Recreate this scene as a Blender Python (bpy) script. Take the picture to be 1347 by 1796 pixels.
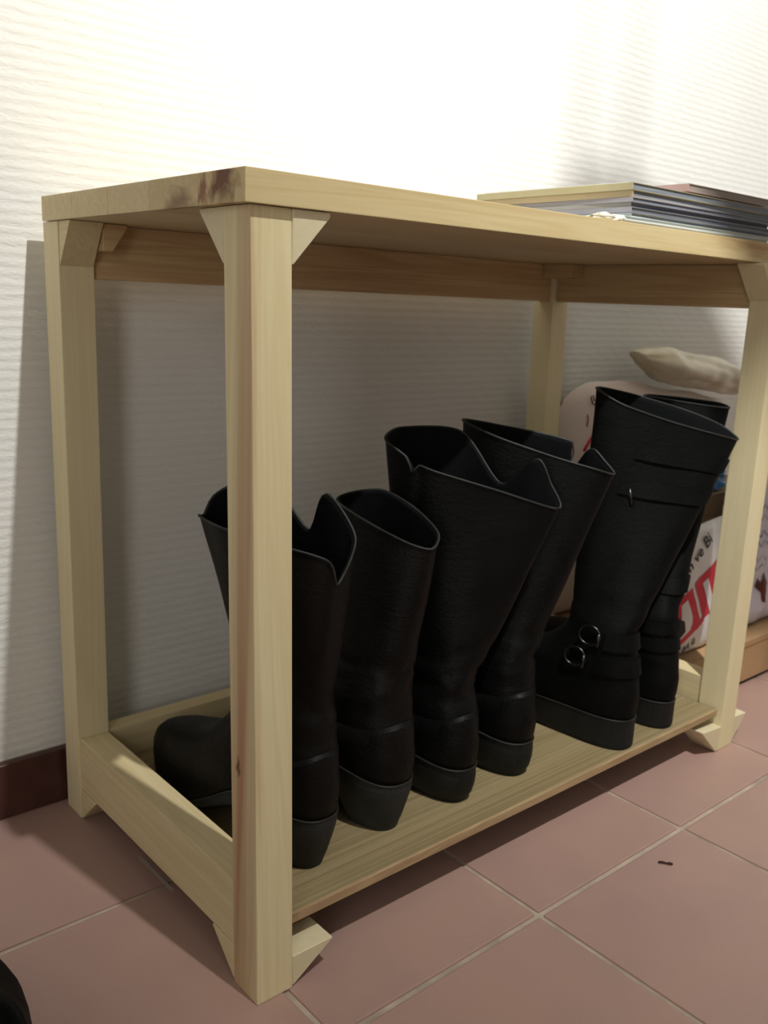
import bpy, bmesh, math, random
from mathutils import Vector, Matrix, noise

# ---------------------------------------------------------------- clean
for o in list(bpy.data.objects):
    bpy.data.objects.remove(o, do_unlink=True)
SC = bpy.context.scene
COL = SC.collection
S = 0.0075                       # one drawing unit in metres
random.seed(7)

# ---------------------------------------------------------------- camera
cam_d = bpy.data.cameras.new('camera')
cam_d.sensor_fit = 'HORIZONTAL'
cam_d.sensor_width = 36.0
cam_d.lens = 1612.534 / 1347.0 * 36.0
cam_d.clip_start = 0.02
cam_d.dof.use_dof = True
cam_d.dof.focus_distance = 92 * S
cam_d.dof.aperture_fstop = 17.0
cam = bpy.data.objects.new('camera', cam_d)
COL.objects.link(cam)
RC = ((0.75821544, -0.65073847, 0.04060528), (0.1155391, 0.19539161, 0.9738957), (-0.64168533, -0.73373126, 0.22333467))
CP = (-47.05442, -72.49032, 74.65583)
cam.matrix_world = Matrix(((RC[0][0], RC[1][0], RC[2][0], CP[0] * S),
                           (RC[0][1], RC[1][1], RC[2][1], CP[1] * S),
                           (RC[0][2], RC[1][2], RC[2][2], CP[2] * S),
                           (0, 0, 0, 1)))
SC.camera = cam

# ---------------------------------------------------------------- view, world, lights
vs = SC.view_settings
vs.view_transform = 'Standard'
vs.look = 'None'
vs.gamma = 1.0
vs.use_curve_mapping = False
vs.exposure = 0.14

w = bpy.data.worlds.new('room_air')
SC.world = w
w.use_nodes = True
w.node_tree.nodes['Background'].inputs[0].default_value = (0.9, 0.93, 1.0, 1)
w.node_tree.nodes['Background'].inputs[1].default_value = 0.03

LAMP = (18.7, -104.0, 280.0)
ld = bpy.data.lights.new('ceiling_bulb', 'SPOT')
ld.energy = 234.0
ld.color = (0.99, 1.0, 0.975)
ld.spot_size = math.radians(112)
ld.spot_blend = 1.0
ld.shadow_soft_size = 2.2 * S
lo = bpy.data.objects.new('ceiling_bulb', ld)
lo.location = [c * S for c in LAMP]
lo.rotation_euler = (Vector((128, 53, 165)) - Vector(LAMP)).to_track_quat('-Z', 'Y').to_euler()
COL.objects.link(lo)

ad = bpy.data.lights.new('left_fill', 'AREA')  # soft fill added from the left; no doorway is built there
ad.shape = 'RECTANGLE'
ad.size = 80 * S
ad.size_y = 170 * S
ad.energy = 9.5
ad.color = (1.0, 0.985, 0.95)
ao = bpy.data.objects.new('left_fill', ad)
ao.location = (-186 * S, -135 * S, 125 * S)
ao.rotation_euler = (math.radians(90), 0, math.radians(-75))
COL.objects.link(ao)


# ---------------------------------------------------------------- helpers
def lin(r, g, b):
    f = lambda c: (c / 255.0 / 12.92) if c / 255.0 <= 0.04045 else ((c / 255.0 + 0.055) / 1.055) ** 2.4
    return (f(r), f(g), f(b), 1.0)


def link(name, me, parent=None):
    o = bpy.data.objects.new(name, me)
    COL.objects.link(o)
    if parent is not None:
        o.parent = parent
    return o


def mesh_from(name, vf, mat, parent=None, smooth=False):
    v, f = vf
    me = bpy.data.meshes.new(name)
    me.from_pydata([(a * S, b * S, c * S) for a, b, c in v], [], f)
    bm = bmesh.new()
    bm.from_mesh(me)
    bmesh.ops.recalc_face_normals(bm, faces=bm.faces)
    bm.to_mesh(me)
    bm.free()
    if smooth:
        for p in me.polygons:
            p.use_smooth = True
    me.materials.append(mat)
    return link(name, me, parent)


def bev_obj(name, vf, mat, parent=None, bev=0.12, seg=2):
    v, f = vf
    bm = bmesh.new()
    vs_ = [bm.verts.new((a * S, b * S, c * S)) for a, b, c in v]
    for q in f:
        bm.faces.new([vs_[i] for i in q])
    bmesh.ops.recalc_face_normals(bm, faces=bm.faces)
    if bev:
        bmesh.ops.bevel(bm, geom=list(bm.edges), offset=bev * S, segments=seg, profile=0.7, affect='EDGES', clamp_overlap=True)
    me = bpy.data.meshes.new(name)
    bm.to_mesh(me)
    bm.free()
    me.materials.append(mat)
    return link(name, me, parent)


def box_vf(x0, x1, y0, y1, z0, z1):
    v = [(x0, y0, z0), (x1, y0, z0), (x1, y1, z0), (x0, y1, z0), (x0, y0, z1), (x1, y0, z1), (x1, y1, z1), (x0, y1, z1)]
    return v, [(0, 3, 2, 1), (4, 5, 6, 7), (0, 1, 5, 4), (1, 2, 6, 5), (2, 3, 7, 6), (3, 0, 4, 7)]


def prism_vf(poly, axis, a, b):
    """poly: 2D list in the two other axes (order of axes kept), extruded along axis from a to b"""
    def mk(p, t):
        l = list(p)
        l.insert(axis, t)
        return tuple(l)
    n = len(poly)
    v = [mk(p, a) for p in poly] + [mk(p, b) for p in poly]
    f = [tuple(range(n)), tuple(range(2 * n - 1, n - 1, -1))]
    for i in range(n):
        j = (i + 1) % n
        f.append((i, j, n + j, n + i))
    return v, f


def tube_vf(pts, r, n=8, closed=False, cap=True):
    """tube of radius r (number or list) along pts"""
    P = [Vector(p) for p in pts]
    m = len(P)
    v, f = [], []
    prev = None
    for i in range(m):
        if closed:
            t = P[(i + 1) % m] - P[i - 1]
        else:
            t = P[min(i + 1, m - 1)] - P[max(i - 1, 0)]
        t.normalize()
        if prev is None:
            a = t.cross(Vector((0.13, 0.31, 0.94)))
            if a.length < 0.05:
                a = t.cross(Vector((1, 0, 0)))
        else:
            a = prev - t * prev.dot(t)
        a.normalize()
        prev = a
        b = t.cross(a)
        rr = r[i] if isinstance(r, (list, tuple)) else r
        for k in range(n):
            q = 2 * math.pi * k / n
            v.append(tuple(P[i] + a * (rr * math.cos(q)) + b * (rr * math.sin(q))))
    mm = m if closed else m - 1
    for i in range(mm):
        i2 = (i + 1) % m
        for k in range(n):
            k2 = (k + 1) % n
            f.append((i * n + k, i * n + k2, i2 * n + k2, i2 * n + k))
    if not closed and cap:
        f.append(tuple(range(n - 1, -1, -1)))
        f.append(tuple(range((m - 1) * n, m * n)))
    return v, f


def thing(name, label, cat, loc=(0, 0, 0), group=None):
    o = bpy.data.objects.new(name, None)
    o.empty_display_size = 0.05
    COL.objects.link(o)
    o.location = [c * S for c in loc]
    tag(o, label, cat, group)
    return o


def tag(o, label=None, cat=None, group=None, kind=None):
    if label:
        o['label'] = label
    if cat:
        o['category'] = cat
    if group:
        o['group'] = group
    if kind:
        o['kind'] = kind
    return o


def shift(vf, d):
    return [(a - d[0], b - d[1], c - d[2]) for a, b, c in vf[0]], vf[1]


# ---------------------------------------------------------------- materials
def new_mat(name, rough=0.6, spec=0.3):
    m = bpy.data.materials.new(name)
    m.use_nodes = True
    nt = m.node_tree
    b = nt.nodes['Principled BSDF']
    b.inputs['Roughness'].default_value = rough
    b.inputs['Specular IOR Level'].default_value = spec
    return m, nt, b


def coords(nt, scale=(1, 1, 1), rnd=True):
    tc = nt.nodes.new('ShaderNodeTexCoord')
    mp = nt.nodes.new('ShaderNodeMapping')
    mp.inputs['Scale'].default_value = [s / S for s in scale]
    nt.links.new(tc.outputs['Object'], mp.inputs['Vector'])
    if rnd:
        oi = nt.nodes.new('ShaderNodeObjectInfo')
        mu = nt.nodes.new('ShaderNodeMath')
        mu.operation = 'MULTIPLY'
        mu.inputs[1].default_value = 57.0
        nt.links.new(oi.outputs['Random'], mu.inputs[0])
        nt.links.new(mu.outputs[0], mp.inputs['Location'])
    return mp.outputs[0]


def noise_node(nt, vec, scale, detail=3, rough=0.5, dist=0.0):
    n = nt.nodes.new('ShaderNodeTexNoise')
    n.inputs['Scale'].default_value = scale
    n.inputs['Detail'].default_value = detail
    n.inputs['Roughness'].default_value = rough
    n.inputs['Distortion'].default_value = dist
    nt.links.new(vec, n.inputs['Vector'])
    return n.outputs['Fac']


def ramp(nt, fac, stops):
    r = nt.nodes.new('ShaderNodeValToRGB')
    el = r.color_ramp.elements
    while len(el) < len(stops):
        el.new(0.5)
    for e, (p, c) in zip(el, stops):
        e.position = p
        e.color = c
    nt.links.new(fac, r.inputs[0])
    return r.outputs[0]


def mix(nt, fac, a, b, mode='MIX'):
    m = nt.nodes.new('ShaderNodeMix')
    m.data_type = 'RGBA'
    m.blend_type = mode
    for sock, val in ((m.inputs[0], fac), (m.inputs[6], a), (m.inputs[7], b)):
        if isinstance(val, (int, float, tuple)):
            sock.default_value = val
        else:
            nt.links.new(val, sock)
    return m.outputs[2]


def math_n(nt, op, a, b=None):
    m = nt.nodes.new('ShaderNodeMath')
    m.operation = op
    for i, val in enumerate((a, b)):
        if val is None:
            continue
        if isinstance(val, (int, float)):
            m.inputs[i].default_value = val
        else:
            nt.links.new(val, m.inputs[i])
    return m.outputs[0]


def bump(nt, bsdf, h, strength=0.3, dist=0.3):
    b = nt.nodes.new('ShaderNodeBump')
    b.inputs['Strength'].default_value = strength
    b.inputs['Distance'].default_value = dist * S
    nt.links.new(h, b.inputs['Height'])
    nt.links.new(b.outputs[0], bsdf.inputs['Normal'])


def plain(name, rgb, rough=0.6, var=0.12, nscale=0.6, spec=0.3, bmp=0.0):
    m, nt, b = new_mat(name, rough, spec)
    v = coords(nt)
    n = noise_node(nt, v, nscale, 4)
    c = lin(*rgb)
    lo_ = tuple(x * (1 - var) for x in c[:3]) + (1,)
    hi_ = tuple(min(1, x * (1 + var)) for x in c[:3]) + (1,)
    nt.links.new(ramp(nt, n, [(0.3, lo_), (0.7, hi_)]), b.inputs['Base Color'])
    if bmp:
        bump(nt, b, noise_node(nt, v, 3.0, 4), bmp, 0.1)
    return m


def pine(name, axis, light=(224, 211, 172), dark=(204, 182, 134), knots=(), stretch=0.035, contrast=0.6, rough=0.55, tint=None, cross=1.0):
    m, nt, b = new_mat(name, rough, 0.25)
    sc = [cross] * 3
    sc[axis] = stretch
    v = coords(nt, sc)
    n1 = noise_node(nt, v, 0.28, 3, 0.55, 0.6)
    rings = math_n(nt, 'SINE', math_n(nt, 'MULTIPLY', n1, 42.0))
    rings = math_n(nt, 'ADD', math_n(nt, 'MULTIPLY', rings, 0.22 * contrast), 0.5)
    n2 = noise_node(nt, v, 2.6, 4, 0.6)
    f = math_n(nt, 'ADD', math_n(nt, 'MULTIPLY', n2, 0.35), math_n(nt, 'MULTIPLY', rings, 0.65))
    col = ramp(nt, f, [(0.25, lin(*light)), (0.78, lin(*dark))])
    # broad warm/pale streaks
    n3 = noise_node(nt, v, 0.16, 1)
    col = mix(nt, math_n(nt, 'MULTIPLY', n3, 0.35), col, lin(*(tint or (208, 184, 138))))
    tc = nt.nodes.new('ShaderNodeTexCoord')
    for (kx, ky, kz, rx, ry, rz, kc, soft) in knots:
        mp = nt.nodes.new('ShaderNodeMapping')
        mp.inputs['Location'].default_value = (-kx / rx, -ky / ry, -kz / rz)
        mp.inputs['Scale'].default_value = (1 / (S * rx), 1 / (S * ry), 1 / (S * rz))
        nt.links.new(tc.outputs['Object'], mp.inputs['Vector'])
        ns = nt.nodes.new('ShaderNodeTexNoise')
        ns.inputs['Scale'].default_value = 1.25
        ns.inputs['Detail'].default_value = 5
        ns.inputs['Distortion'].default_value = 0.5
        nt.links.new(mp.outputs[0], ns.inputs['Vector'])
        ln = nt.nodes.new('ShaderNodeVectorMath')
        ln.operation = 'LENGTH'
        nt.links.new(mp.outputs[0], ln.inputs[0])
        d = math_n(nt, 'ADD', ln.outputs['Value'], math_n(nt, 'MULTIPLY', math_n(nt, 'SUBTRACT', ns.outputs['Fac'], 0.5), 2.2))
        mr = nt.nodes.new('ShaderNodeMapRange')
        mr.inputs['From Min'].default_value = 1.0 - soft
        mr.inputs['From Max'].default_value = 1.0 + soft * 0.4
        mr.inputs['To Min'].default_value = 0.92
        mr.inputs['To Max'].default_value = 0.0
        nt.links.new(d, mr.inputs['Value'])
        col = mix(nt, mr.outputs[0], col, lin(*kc))
    nt.links.new(col, b.inputs['Base Color'])
    bump(nt, b, f, 0.12, 0.08)
    return m


PINE = [pine('pine_along_' + 'xyz'[i], i) for i in range(3)]
PINE_POST = pine('pine_post', 2, (232, 222, 184), (220, 204, 160), contrast=0.5)
PINE_POST_STREAK = pine('pine_post_streaked', 2, (230, 219, 180), (214, 196, 150), contrast=0.6,
                        knots=((0.0, 2.4, 22, 1.3, 2.2, 80, (172, 126, 96), 1.0), (0.0, 3.0, 26.5, 0.5, 0.42, 1.1, (92, 58, 36), 0.6)))
PINE_PALE = pine('pine_gusset', 0, (222, 213, 182), (208, 194, 156), stretch=0.5, contrast=0.25)
PINE_END = pine('pine_front_plank', 0, (216, 200, 156), (194, 168, 118),
                knots=((-0.7, 4.9, 84.9, 1.2, 2.3, 2.6, (106, 62, 44), 0.6), (-0.7, 8.5, 84.0, 1.0, 1.0, 1.6, (140, 92, 70), 0.6),
                       (101.6, 1.0, 84.6, 3.2, 1.2, 2.4, (104, 72, 50), 0.7), (90, 0.9, 84.9, 11, 1.2, 1.3, (170, 134, 92), 0.9)))
PINE_KNOTTY = pine('pine_second_plank', 0, (214, 198, 156), (192, 168, 122),
                   knots=((-0.7, 13.2, 83.2, 0.8, 3.2, 1.3, (146, 118, 88), 0.7),))
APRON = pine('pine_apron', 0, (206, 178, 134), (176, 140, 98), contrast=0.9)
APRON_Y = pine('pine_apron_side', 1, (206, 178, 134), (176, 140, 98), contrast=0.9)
BOARD = pine('veneer_board', 0, (160, 144, 108), (118, 102, 72), stretch=0.012, contrast=1.0, tint=(138, 120, 86), cross=2.4)
BOARD_EDGE = pine('board_edging', 0, (180, 154, 116), (140, 110, 82), stretch=0.08, contrast=0.8)


def wall_mat():
    m, nt, b = new_mat('woven_wallpaper', 0.85, 0.15)
    v = coords(nt, (1, 1, 1), rnd=False)
    sep = nt.nodes.new('ShaderNodeSeparateXYZ')
    nt.links.new(v, sep.inputs[0])
    # horizontal ribs broken up into slanting woven dashes
    mp2 = coords(nt, (0.32, 1, 1.1), rnd=False)
    n1 = noise_node(nt, mp2, 1.0, 3, 0.55, 0.8)
    z = math_n(nt, 'ADD', sep.outputs['Z'], math_n(nt, 'MULTIPLY', n1, 1.0))
    rib = math_n(nt, 'SINE', math_n(nt, 'MULTIPLY', z, 2 * math.pi / 1.34))
    diag = math_n(nt, 'ADD', math_n(nt, 'MULTIPLY', sep.outputs['X'], 1.15), math_n(nt, 'MULTIPLY', sep.outputs['Z'], 1.9))
    dg = math_n(nt, 'SINE', math_n(nt, 'ADD', diag, math_n(nt, 'MULTIPLY', n1, 5.0)))
    n2 = noise_node(nt, coords(nt, (0.9, 1, 2.0), rnd=False), 1.6, 4, 0.6)
    h = math_n(nt, 'ADD', math_n(nt, 'MULTIPLY', rib, 0.30), math_n(nt, 'MULTIPLY', dg, 0.13))
    h = math_n(nt, 'ADD', h, math_n(nt, 'MULTIPLY', n2, 0.85))
    nb = noise_node(nt, v, 0.03, 2)
    nt.links.new(ramp(nt, nb, [(0.3, lin(226, 224, 218)), (0.7, lin(230, 228, 223))]), b.inputs['Base Color'])
    bump(nt, b, h, 0.30, 0.26)
    return m


WALL = wall_mat()
PLASTER = plain('beige_plaster', (214, 214, 210), 0.85, 0.02, 0.05)
CEIL = plain('white_ceiling', (232, 230, 224), 0.9, 0.02, 0.05)


def tile_mat():
    m, nt, b = new_mat('terracotta_tile', 0.42, 0.35)
    v = coords(nt)
    n1 = noise_node(nt, v, 0.07, 3)
    n2 = noise_node(nt, v, 2.6, 4, 0.65)
    col = ramp(nt, n1, [(0.3, lin(164, 132, 124)), (0.7, lin(172, 140, 126))])
    col = mix(nt, math_n(nt, 'MULTIPLY', n2, 0.4), col, lin(152, 124, 114))
    sp = ramp(nt, noise_node(nt, v, 1.3, 2), [(0.76, (0, 0, 0, 1)), (0.80, (1, 1, 1, 1))])
    col = mix(nt, math_n(nt, 'MULTIPLY', sp, 0.35), col, lin(196, 160, 132))
    nt.links.new(col, b.inputs['Base Color'])
    bump(nt, b, n2, 0.12, 0.1)
    return m


TILE = tile_mat()
GROUT = plain('pale_grout', (172, 156, 140), 0.9, 0.22, 0.25, 0.2, 0.3)
BASEB = plain('dark_red_skirting', (74, 45, 40), 0.35, 0.3, 0.15, 0.4)


def leather(name, rgb, rough, creases=0.3, spec=0.35):
    m, nt, b = new_mat(name, rough, spec)
    v = coords(nt)
    n1 = noise_node(nt, v, 0.22, 4, 0.6)
    c = lin(*rgb)
    nt.links.new(ramp(nt, n1, [(0.3, tuple(x * 0.7 for x in c[:3]) + (1,)), (0.7, tuple(x * 1.35 for x in c[:3]) + (1,))]), b.inputs['Base Color'])
    n2 = noise_node(nt, v, 3.2, 5, 0.6)
    vo = nt.nodes.new('ShaderNodeTexVoronoi')
    vo.feature = 'DISTANCE_TO_EDGE'
    vo.inputs['Scale'].default_value = 1.5
    nt.links.new(v, vo.inputs['Vector'])
    cr = math_n(nt, 'MINIMUM', math_n(nt, 'MULTIPLY', vo.outputs['Distance'], 2.0), 0.25)
    h = math_n(nt, 'ADD', math_n(nt, 'MULTIPLY', n2, 0.5), cr)
    n4 = noise_node(nt, coords(nt, (0.35, 0.35, 1.0)), 0.8, 4, 0.6, 1.5)
    h = math_n(nt, 'ADD', h, math_n(nt, 'MULTIPLY', n4, 1.6))
    bump(nt, b, h, creases, 0.32)
    rr = nt.nodes.new('ShaderNodeMapRange')
    rr.inputs['To Min'].default_value = rough - 0.1
    rr.inputs['To Max'].default_value = rough + 0.15
    nt.links.new(n1, rr.inputs['Value'])
    nt.links.new(rr.outputs[0], b.inputs['Roughness'])
    return m


L_BROWN = leather('brown_black_leather', (11, 9, 7), 0.48, 0.2, 0.16)
L_BLACK = leather('black_leather', (6, 7, 6), 0.46, 0.2, 0.16)
L_SUEDE = leather('dull_black_leather', (6, 7, 6), 0.6, 0.18, 0.11)
L_LINING = leather('boot_lining', (7, 8, 9), 0.8, 0.1, 0.1)
L_EDGE = plain('worn_black_edge', (34, 35, 33), 0.5, 0.5, 0.4)
SOLE_G = plain('dusty_black_rubber', (40, 41, 39), 0.65, 0.25, 0.35)
SOLE_B = plain('black_rubber', (17, 19, 17), 0.6, 0.3, 0.35)


def metal(name, rgb, rough):
    m, nt, b = new_mat(name, rough)
    b.inputs['Metallic'].default_value = 1.0
    n = noise_node(nt, coords(nt), 1.5, 3)
    c = lin(*rgb)
    nt.links.new(ramp(nt, n, [(0.3, tuple(x * 0.7 for x in c[:3]) + (1,)), (0.7, c)]), b.inputs['Base Color'])
    return m


GUNMETAL = metal('dark_buckle_metal', (78, 78, 80), 0.3)
STEEL = metal('zip_metal', (150, 150, 150), 0.3)


# ---------------------------------------------------------------- the room
WALL_Y = 53.0
X0, X1, Y0, Y1, ZC = -190.0, 300.0, -330.0, WALL_Y, 320.0
tag(bev_obj('wall_back', box_vf(X0, X1, WALL_Y, WALL_Y + 8, -2, ZC), WALL, None, 0), kind='structure')
tag(bev_obj('wall_left', box_vf(X0 - 8, X0, Y0, Y1 + 8, -2, ZC), PLASTER, None, 0), kind='structure')
tag(bev_obj('wall_right', box_vf(X1, X1 + 8, Y0, Y1 + 8, -2, ZC), PLASTER, None, 0), kind='structure')
tag(bev_obj('wall_front', box_vf(X0, X1, Y0 - 8, Y0, -2, ZC), PLASTER, None, 0), kind='structure')
tag(bev_obj('ceiling', box_vf(X0 - 8, X1 + 8, Y0 - 8, Y1 + 8, ZC, ZC + 6), CEIL, None, 0), kind='structure')
floor = tag(bev_obj('floor', box_vf(X0 - 8, X1 + 8, Y0 - 8, Y1 + 8, -3, -0.28), GROUT, None, 0), kind='structure')
TX, TY, TX0, TY0, GR = 32.6, 33.7, 36.45, -9.95, 0.72
tile_me = None
for i in range(-7, 9):
    for j in range(-10, 2):
        tx, ty = TX0 + i * TX, TY0 + j * TY
        if ty > WALL_Y - 2:
            continue
        if tile_me is None:
            hx, hy = (TX - GR) / 2, (TY - GR) / 2
            o = bev_obj('tile', box_vf(-hx, hx, -hy, hy, -0.9, 0.0), TILE, floor, 0.28, 2)
            tile_me = o.data
        else:
            o = link('tile', tile_me, floor)
        last = ty + TY > WALL_Y
        o.location = ((tx + TX / 2) * S, (ty + TY / 2) * S, random.uniform(-0.03, 0.0) * S)
        o.rotation_euler = (random.uniform(-0.0006, 0.0006), random.uniform(-0.0006, 0.0006), random.uniform(-0.002, 0.002))
# skirting in separate lengths
bb = tag(bev_obj('baseboard_back', box_vf(X0, X1, WALL_Y - 0.6, WALL_Y, 0.02, 8.2), GROUT, None, 0), kind='structure')
for k in range(15):
    a = X0 + k * TX
    bev_obj('skirting_tile', box_vf(a + 0.1, min(a + TX - 0.15, X1), WALL_Y - 1.9, WALL_Y - 0.55, 0.05, 8.4), BASEB, bb, 0.3, 3)

# ceiling lamp (out of frame, above and in front of the shelf)
lamp = thing('ceiling_lamp', 'plain ceiling lamp with a stem and a bare bulb holder', 'lamp', (LAMP[0], LAMP[1], ZC))
lamp_m = plain('lamp_enamel', (225, 225, 220), 0.4)


def lathe_vf(prof, n=24, c=(0, 0)):
    v, f = [], []
    for r, z in prof:
        for k in range(n):
            a = 2 * math.pi * k / n
            v.append((c[0] + r * math.cos(a), c[1] + r * math.sin(a), z))
    for i in range(len(prof) - 1):
        for k in range(n):
            k2 = (k + 1) % n
            f.append((i * n + k, i * n + k2, (i + 1) * n + k2, (i + 1) * n + k))
    f.append(tuple(range(n - 1, -1, -1)))
    f.append(tuple(range((len(prof) - 1) * n, len(prof) * n)))
    return v, f


mesh_from('canopy', lathe_vf([(7, 0), (7, -1.5), (2, -3.5)]), lamp_m, lamp, True)
mesh_from('stem', lathe_vf([(0.6, -3.4), (0.6, -31)], 12), lamp_m, lamp, True)
mesh_from('bulb_holder', lathe_vf([(1.6, -30.5), (2.0, -31), (2.0, -36), (1.5, -36.6)], 16), lamp_m, lamp, True)
blocker = thing('shadow_dish', 'added white dish on two cords, out of view, shading the wall behind the shelf', 'lamp', (48.6, -69.0, ZC))  # added out of view to throw shade on the wall right of the shelf
for q in (-1.6, 1.6):
    mesh_from('cord', tube_vf([(q * 0.84 - 5.6, -q * 0.54 + 3.0, -0.1), (q * 0.84 - 5.6, -q * 0.54 + 3.0, -91)], 0.28, 10), lamp_m, blocker, True)  # added cords; together they cast the soft upright band on the wall
mesh_from('canopy', lathe_vf([(3, 0), (3, -1.2), (1.5, -2.5)], 24, (-5.6, 3.0)), lamp_m, blocker, True)
mesh_from('blocker_dish', lathe_vf([(1.2, -88.5), (9.9, -91), (11.2, -94.5), (11.5, -98), (11.2, -98), (10.8, -94.5), (9.5, -91.6), (0.6, -91)], 40), lamp_m, blocker, True)

# ---------------------------------------------------------------- the shelf
shelf = thing('shoe_shelf', 'pale pine bench shelf holding black boots, magazines on its top, against the white wall', 'shelf')
L, D, H, H1, PX, PQ = 101.17, 48.9, 85.82, 82.81, 4.6, 4.74
OFF = {'FL': ((0.08, -1.25), (0.29, 1.75)), 'BL': ((0.0, 0.88), (-0.37, 0.66)),
       'FR': ((-0.01, -0.16), (0.03, -0.2)), 'BR': ((0.22, -0.16), (-0.24, 0.44))}
BASE = {'FL': (0, 0), 'BL': (0, D - PQ), 'FR': (L - PX, 0), 'BR': (L - PX, D - PQ)}


def post(k, mat):
    bx_, by_ = BASE[k]
    (ox, oy), (tx, ty) = OFF[k]
    v = []
    for z, (dx, dy) in ((0.0, (ox, oy)), (H1 - 0.05, (tx, ty))):
        for (a, b) in ((0, 0), (PX, 0), (PX, PQ), (0, PQ)):
            v.append((bx_ + a + dx, by_ + b + dy, z))
    f = [(0, 3, 2, 1), (4, 5, 6, 7), (0, 1, 5, 4), (1, 2, 6, 5), (2, 3, 7, 6), (3, 0, 4, 7)]
    return bev_obj('post', (v, f), mat, shelf, 0.18, 2)


post('FL', PINE_POST_STREAK)
for k in ('BL', 'FR', 'BR'):
    post(k, PINE_POST)

# top: five glued planks; the left end grain shows
seams = [1.05, 9.4, 19.5, 29.5, 39.5, D]
for i in range(5):
    m = PINE_END if i == 0 else (PINE_KNOTTY if i == 1 else PINE[0])
    bev_obj('plank', box_vf(-0.7, L + 0.5, seams[i] + (0.02 if i else 0), seams[i + 1] - 0.02, H1, H), m, shelf, 0.10, 2)

# bottom board with an edging strip
bev_obj('bottom_board', box_vf(4.9, L - 5.0, 1.15, 45.2, 6.34, 7.52), BOARD, shelf, 0.04, 1)
bev_obj('board_edging', box_vf(4.9, L - 5.0, 0.73, 1.15, 6.34, 7.50), BOARD_EDGE, shelf, 0.08, 2)
# rails at the bottom, aprons at the top
bev_obj('side_rail', box_vf(0.3, 4.4, PQ - 1.2, D - PQ + 0.85, 4.5, 12.4), PINE[1], shelf, 0.15, 2)
bev_obj('side_rail', box_vf(L - 4.3, L - 0.3, PQ - 0.2, D - PQ - 0.1, 4.5, 12.2), PINE[1], shelf, 0.15, 2)
bev_obj('back_rail', box_vf(4.7, L - 4.6, 45.4, 48.2, 5.0, 12.3), PINE[0], shelf, 0.12, 2)
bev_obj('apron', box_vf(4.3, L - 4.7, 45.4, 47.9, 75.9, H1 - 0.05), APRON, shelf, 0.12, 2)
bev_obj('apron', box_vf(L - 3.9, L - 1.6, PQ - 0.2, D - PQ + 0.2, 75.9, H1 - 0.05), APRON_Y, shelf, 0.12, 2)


def gusset(axis, a, b, tri, mat=PINE_PALE, bev=0.10):
    return bev_obj('corner_block', prism_vf(tri, axis, a, b), mat, shelf, bev, 1)


ZT = H1 - 0.06
# front left post, top: one along the front, one along the side
gusset(1, 1.55, 5.9, [(4.88, ZT), (9.3, ZT), (9.3, ZT - 0.5), (5.05, ZT - 5.1), (4.88, ZT - 5.1)])
gusset(0, 0.35, 4.7, [(6.45, ZT), (11.0, ZT), (11.0, ZT - 0.3), (6.6, ZT - 5.2), (6.45, ZT - 5.2)])
# back left post, top
gusset(0, -0.25, 4.1, [(44.6, ZT), (41.3, ZT), (41.3, ZT - 0.1), (44.7, ZT - 5.3), (44.75, ZT - 5.3)], PINE[1])
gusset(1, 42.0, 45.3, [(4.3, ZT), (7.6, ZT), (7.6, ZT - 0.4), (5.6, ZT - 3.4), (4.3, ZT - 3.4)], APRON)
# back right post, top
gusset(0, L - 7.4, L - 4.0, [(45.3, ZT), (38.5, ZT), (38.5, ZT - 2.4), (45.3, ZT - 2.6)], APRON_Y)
# front right post, top
gusset(1, 0.2, 4.6, [(L - 4.65, ZT), (L - 9.6, ZT), (L - 9.6, ZT - 0.3), (L - 4.75, ZT - 5.6), (L - 4.65, ZT - 5.6)], PINE_POST)
# front left post, bottom
gusset(1, -1.1, 3.4, [(4.72, 3.85), (10.3, 3.8), (10.25, 3.5), (5.0, 0.1), (4.72, 0.1)])
gusset(0, 0.2, 4.5, [(3.6, 4.45), (8.4, 4.45), (8.4, 4.3), (3.9, 0.3), (3.6, 0.3)], PINE[1])
# back left post, bottom
gusset(0, 0.1, 4.5, [(44.95, 4.45), (40.2, 4.45), (40.2, 4.3), (44.7, 0.1), (44.95, 0.1)], PINE[1])
# front right post, bottom
gusset(1, -0.25, 4.4, [(L - 4.68, 4.6), (90.4, 5.1), (90.5, 4.7), (95.5, 0.1), (L - 4.68, 0.1)])
gusset(1, 0.2, 4.3, [(L + 0.06, 4.9), (105.8, 4.6), (105.5, 4.0), (102.0, 0.2), (L + 0.06, 0.2)])
# back right post, bottom
gusset(1, 44.6, 48.2, [(L - 4.45, 4.6), (91.5, 4.6), (91.5, 4.3), (95.8, 0.1), (L - 4.45, 0.1)])


# ---------------------------------------------------------------- boots
def sstep(a, b, x):
    t = max(0.0, min(1.0, (x - a) / (b - a)))
    return t * t * (3 - 2 * t)


def interp(tab, x):
    if x <= tab[0][0]:
        return tab[0][1]
    for (a, va), (b, vb) in zip(tab, tab[1:]):
        if x <= b:
            return va + (vb - va) * (x - a) / (b - a)
    return tab[-1][1]


ZB = 7.54      # top of the board


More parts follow.
